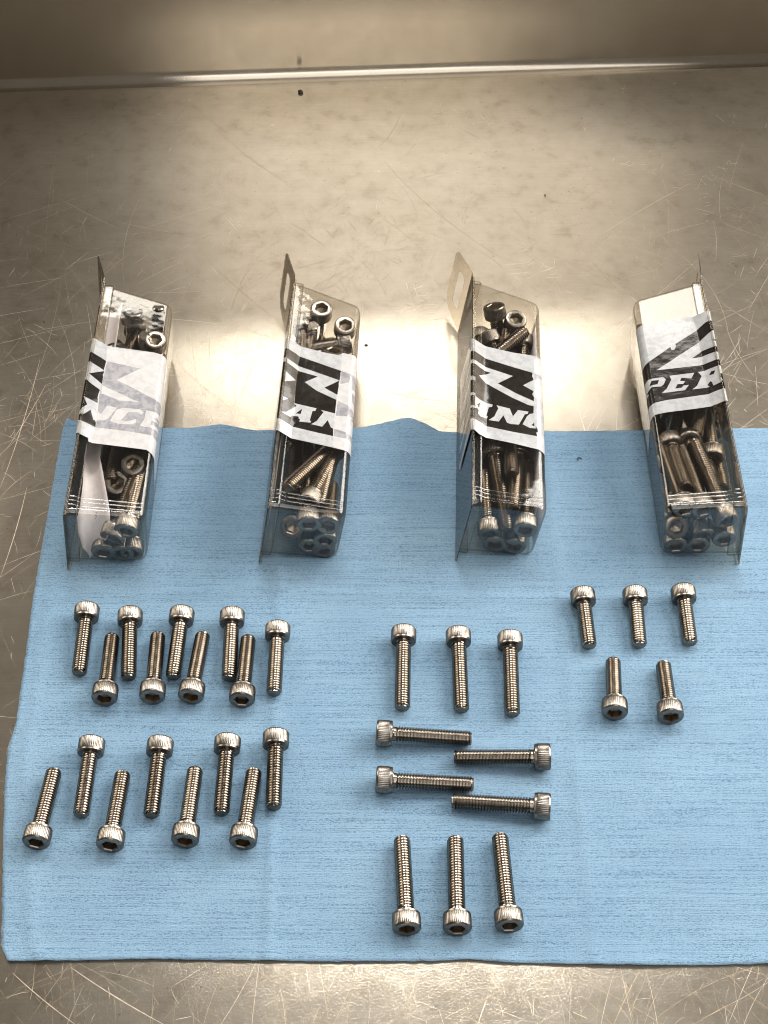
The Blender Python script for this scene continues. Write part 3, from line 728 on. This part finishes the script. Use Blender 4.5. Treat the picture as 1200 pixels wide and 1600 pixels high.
def band_mesh(b, s):
    Hh = lambda a: H-D*a/W
    rr = 3.0
    # path of the film round the box in (a, h); parameter u = distance, 0 at the panel edge
    path = [(-26.0, (-.75, H+PP-26.3)), (-.5, (-.75, H+PP-.4)), (.25, (.0, H+PP+.15)), (4.4, (4.2, H+1.05)), (6.5, (6.2, Hh(6.2)+.35)), (W-rr, (W-rr, Hh(W-rr)+.3))]
    for k in range(1, 7):
        a = R(90)*k/6; path.append((W-rr+rr*a, (W-rr+(rr+.3)*math.sin(a), Hh(W)-rr+(rr+.3)*math.cos(a))))
    uend = path[-1][0]; path.append((uend+18, (W+.2, path[-1][1][1]-18)))
    us = [p[0] for p in path]
    def to3(u, l):
        for (u0, p0), (u1, p1) in zip(path, path[1:]):
            if u <= u1+1e-6:
                k = (u-u0)/(u1-u0); a = p0[0]+(p1[0]-p0[0])*k; h = p0[1]+(p1[1]-p0[1])*k
                break
        else: a, h = path[-1][1]
        return (s*a, l, h)
    B = BANDS[b]
    def ext(pts):
        a, c = pts[0], pts[-1]
        return [(us[0], a[1]+.3)]+[p for p in pts]+[(us[-1], c[1]-1.0)]
    outline = ext(B['near'])+ext(B['far'])[::-1]
    pts = []; edges = []
    def add_loop(poly):
        n0 = len(pts); pts.extend(Vector(p) for p in poly)
        edges.extend((n0+i, n0+(i+1) % len(poly)) for i in range(len(poly)))
    add_loop(outline)
    for c, pl in B['polys']: add_loop([(us[0] if x < -5 else min(us[-1], x), y) for x, y in pl])
    lo = min(p[1] for p in outline)-1; hi = max(p[1] for p in outline)+1
    for u in us+[3, 9, 12, 15, 18, 21, 24, -6, -12, -18]:
        n0 = len(pts); pts += [Vector((u, lo)), Vector((u, hi))]; edges.append((n0, n0+1))
    vv, ee, ff, *_ = delaunay_2d_cdt(pts, edges, [], 0, 1e-4)
    keys = ['W', 'K', 'F', 'G']; vs = [to3(p[0], p[1]) for p in vv]; fs = []; idx = []
    for fc in ff:
        c = sum((Vector(vv[i]) for i in fc), Vector((0, 0)))/len(fc)
        if not inside(c, outline): continue
        k = 'W'
        for cc, pl in B['polys']:
            if inside(c, [(us[0]-.01 if x < -5 else x, y) for x, y in pl]): k = cc
        fs.append(tuple(fc)); idx.append(keys.index(k))
    me = mesh('printed_band', vs, fs, [M_FILM[k] for k in keys], None, idx)
    bm = bmesh.new(); bm.from_mesh(me); bmesh.ops.recalc_face_normals(bm, faces=bm.faces); bm.to_mesh(me); bm.free()
    me.shade_smooth(); me.set_sharp_from_angle(angle=R(50))
    return me
names = {1: ('leftmost', 'clear plastic hanging box of bolts, leftmost, with a white paper slip inside'),
         2: ('second', 'clear plastic hanging box of bolts, second from the left'),
         3: ('third', 'clear plastic hanging box of bolts, third from the left, hang hole in full view'),
         4: ('rightmost', 'clear plastic hanging box of bolts, rightmost, its back panel on the right')}
for b in (1, 2, 3, 4):
    s = BOX_AT[b][3]; MB = box_matrix(b)
    t = thing('bolt_box', names[b][1], 'plastic box', 'plastic boxes of bolts lying in a row')
    t.matrix_world = MB
    o = link('clear_tub', tub_mesh(s), t); solid(o, .35, 0)
    o = link('rim', rim_mesh(s), t); solid(o, .3, 0)
    pts = rounded([(-Q, -PP), (Lp, -PP), (Lp, H+PP), (-Q, H+PP)], [2.0, .2, .2, 2.0], 4)
    o = link('back_panel', sheet_from_loops('back_panel', pts, None, lambda p: (-.1*s, p[0], p[1]), M_PANEL), t); solid(o, .45, 0)
    for dh in (0, 1):
        # turned-over edge that closes the package
        hh = H+PP if dh else -PP
        v, f = lathe([(0, .01), (0, .55), (1, .55), (1, .01)], 8)
        v = [(s*(.35+y), -Q+.8+x*(Lp+Q-4), hh+z*.9) for x, y, z in v]
        link('edge_bead', mesh('edge_bead', v, f, M_PANEL, 50), t)
    tl = 17.5
    tab = rounded([(0, -PP), (3, -PP+.5), (tl-3.5, 1.0), (tl, 7), (tl, H-.5), (tl-2, H+1.8), (3, H+PP-.3), (0, H+PP)], [0, 1, 3, 6, 3, 1.5, 2, 0], 4)
    hole = rounded([(5, 6), (12, 6), (12, H-5), (5, H-5)], [3.4]*4, 5)
    be = R(BEND[b]); 
    def tt(p):
        return (s*(-.1-p[0]*math.sin(be)), Lp+p[0]*math.cos(be), p[1])
    o = link('hang_tab', sheet_from_loops('hang_tab', tab, hole, tt, M_PANEL), t); solid(o, .45, 0)
    o = link('printed_band', band_mesh(b, s), t); solid(o, .12, 0)
    # raised ribs across the near end
    for k, l in enumerate((3.4, 5.6, 7.6)):
        v = []; f = []
        for i in range(13):
            a = .8+(W-2.6)*i/12
            for q in range(5):
                an = R(180)*q/4; v.append((s*a, l+.42*math.cos(an), H-D*a/W+.1+(.9 if a < 4 else 0)+.42*math.sin(an)))
        for i in range(12):
            for q in range(4):
                c = i*5+q; f.append((c, c+1, c+6, c+5))
        link('rib', mesh('rib', v, f, M_RIB, 60), t)
    rb = random.Random(b)
    for o3, dv, L, label in BOXED[b]:
        M = MB @ axis_matrix((s*o3[0], o3[1], o3[2]), (s*dv[0], dv[1], dv[2]), rb.uniform(0, 6.28))
        bolt(L, label, 'bolts inside the %s box' % names[b][0], M)
    # bolts deeper down, seen only through the gaps between the upper ones
    for i in range(14):
        l = 12+i*8.0; a = 6+(W-12)*((i*.618+b*.3) % 1); h = 5.5+15*((i*.37+b*.21) % 1)
        dv = Vector((rb.uniform(-.12, .12), 1 if i % 2 else -1, 0)).normalized()
        if dv.y < 0: l += 31
        l = min(l, 122) if dv.y < 0 else min(l, 88)
        M = MB @ axis_matrix((s*a, l, h), (s*dv.x, dv.y, 0), rb.uniform(0, 6.28))
        bolt(25, 'bolt deep in the pile at the bottom of the %s box' % names[b][0], 'buried bolts of the %s box' % names[b][0], M)

# paper slips inside boxes
def strip(name, rows, label, box, nsub=6, curl=0.0):
    s = BOX_AT[box][3]; v = []; f = []
    for (A, B2) in rows:
        A = Vector(A); B2 = Vector(B2)
        for i in range(nsub+1):
            k = i/nsub; p = A.lerp(B2, k); p.z += curl*math.sin(math.pi*k)*-1
            v.append((s*p.x, p.y, p.z))
    for j in range(len(rows)-1):
        for i in range(nsub):
            a = j*(nsub+1)+i; f.append((a, a+1, a+nsub+2, a+nsub+1))
    t = thing('paper_slip', label, 'paper slip')
    t.matrix_world = box_matrix(box)
    o = link('sheet', mesh(name, v, f, M_PAPER, 70), t); solid(o, .12, 0)
    return t
rows = [((2.2, 128, 20), (8.5, 128, 27)), ((2.2, 100, 20), (8.8, 100, 28)), ((2.4, 70, 20), (9, 70, 28))]+[((max(1.5, a[0]-.8), max(1.4, a[1]+2.5), a[2]), (c[0], max(1.4, c[1]+2.5), c[2]-1)) for a, c in SLIP]
t = strip('slip', rows, 'long curled white paper slip standing along the left wall of leftmost box', 1, 6, 3.0)
v = []; f = []
for k in range(5):
    for (a, l, w, h) in ((10.5+.35*(k % 2), 6.2+k*.75, .5, .4),):
        n0 = len(v); v += [(a, l, 21.2), (a+w, l, 21.4), (a+w, l+h, 21.4), (a, l+h, 21.2)]; f.append((n0, n0+1, n0+2, n0+3))
link('ink_print', mesh('ink_print', v, f, M_INK), t)
t = strip('slip', [((W-2.6, 112, 6), (W-1.6, 112, 28)), ((W-2.4, 90, 4), (W-2.2, 90, 29)), ((W-2.6, 60, 4), (W-2.6, 60, 29)), ((W-2.2, 20, 4), (W-2.4, 20, 29)), ((W-2.0, 9, 8), (W-2.2, 11, 27))], 'paper slip standing on edge along the right wall of third box', 3, 4, 0)
t = strip('slip', [((1.4, 128, 6), (1.6, 128, 28.5)), ((2.4, 90, 4), (1.8, 90, 29)), ((2.0, 50, 4), (2.2, 50, 29)), ((1.6, 12, 5), (2.0, 12, 28))], 'paper slip standing on edge along the left wall of second box', 2, 4, 0)

# ---------------------------------------------------------------- debris
def crumb(label, x, y, z, r, m, seed, sx=1, name='crumb', cat='crumb'):
    bm = bmesh.new(); bmesh.ops.create_icosphere(bm, subdivisions=2, radius=1)
    for q in bm.verts:
        k = 1+.5*noise.noise(q.co*1.7+Vector((seed, 0, 0))); q.co = Vector((q.co.x*sx, q.co.y, q.co.z*.6))*k*r*MM
    me = bpy.data.meshes.new(name); bm.to_mesh(me); bm.free(); me.materials.append(m)
    o = link(name, me, None, Vector((x, y, z+r*.5))*MM); o['label'] = label; o['category'] = cat
crumb('black crumb on the steel just in front of the back wall seam', -46.4, 304, CZ, 1.4, M_CRUMB, 1)
crumb('tiny dark crumb on bright steel beside the second box', -8.4, 102.9, CZ, .55, M_CRUMB, 2, 1.5)
crumb('small brown fleck on the steel beyond the third box', 83.3, 214.1, CZ, .8, M_FLECK, 3, .6, 'fleck', 'fleck')
for i, (x, y, z) in enumerate(((38, 176, 0), (47, 178, 0), (95, 190, 0), (30, 134, 0), (27, 130, 0), (94, 150, 0))):
    pass
v = []; f = []
pts = arc(85.2, 29.0, 1.9, 3.6, -2.6, 8)
rv, rf = ribbons([(pts, .5, 0)])
fv = [(x, y, .35+.4*math.sin(i*.3)) for i, (x, y, z) in enumerate(rv)]
o = link('lint_fibre', mesh('lint_fibre', fv, rf, M_CRUMB)); solid(o, .2, 0)
o['label'] = 'short curved black fibre on the cloth between third and rightmost box'; o['category'] = 'fibre'
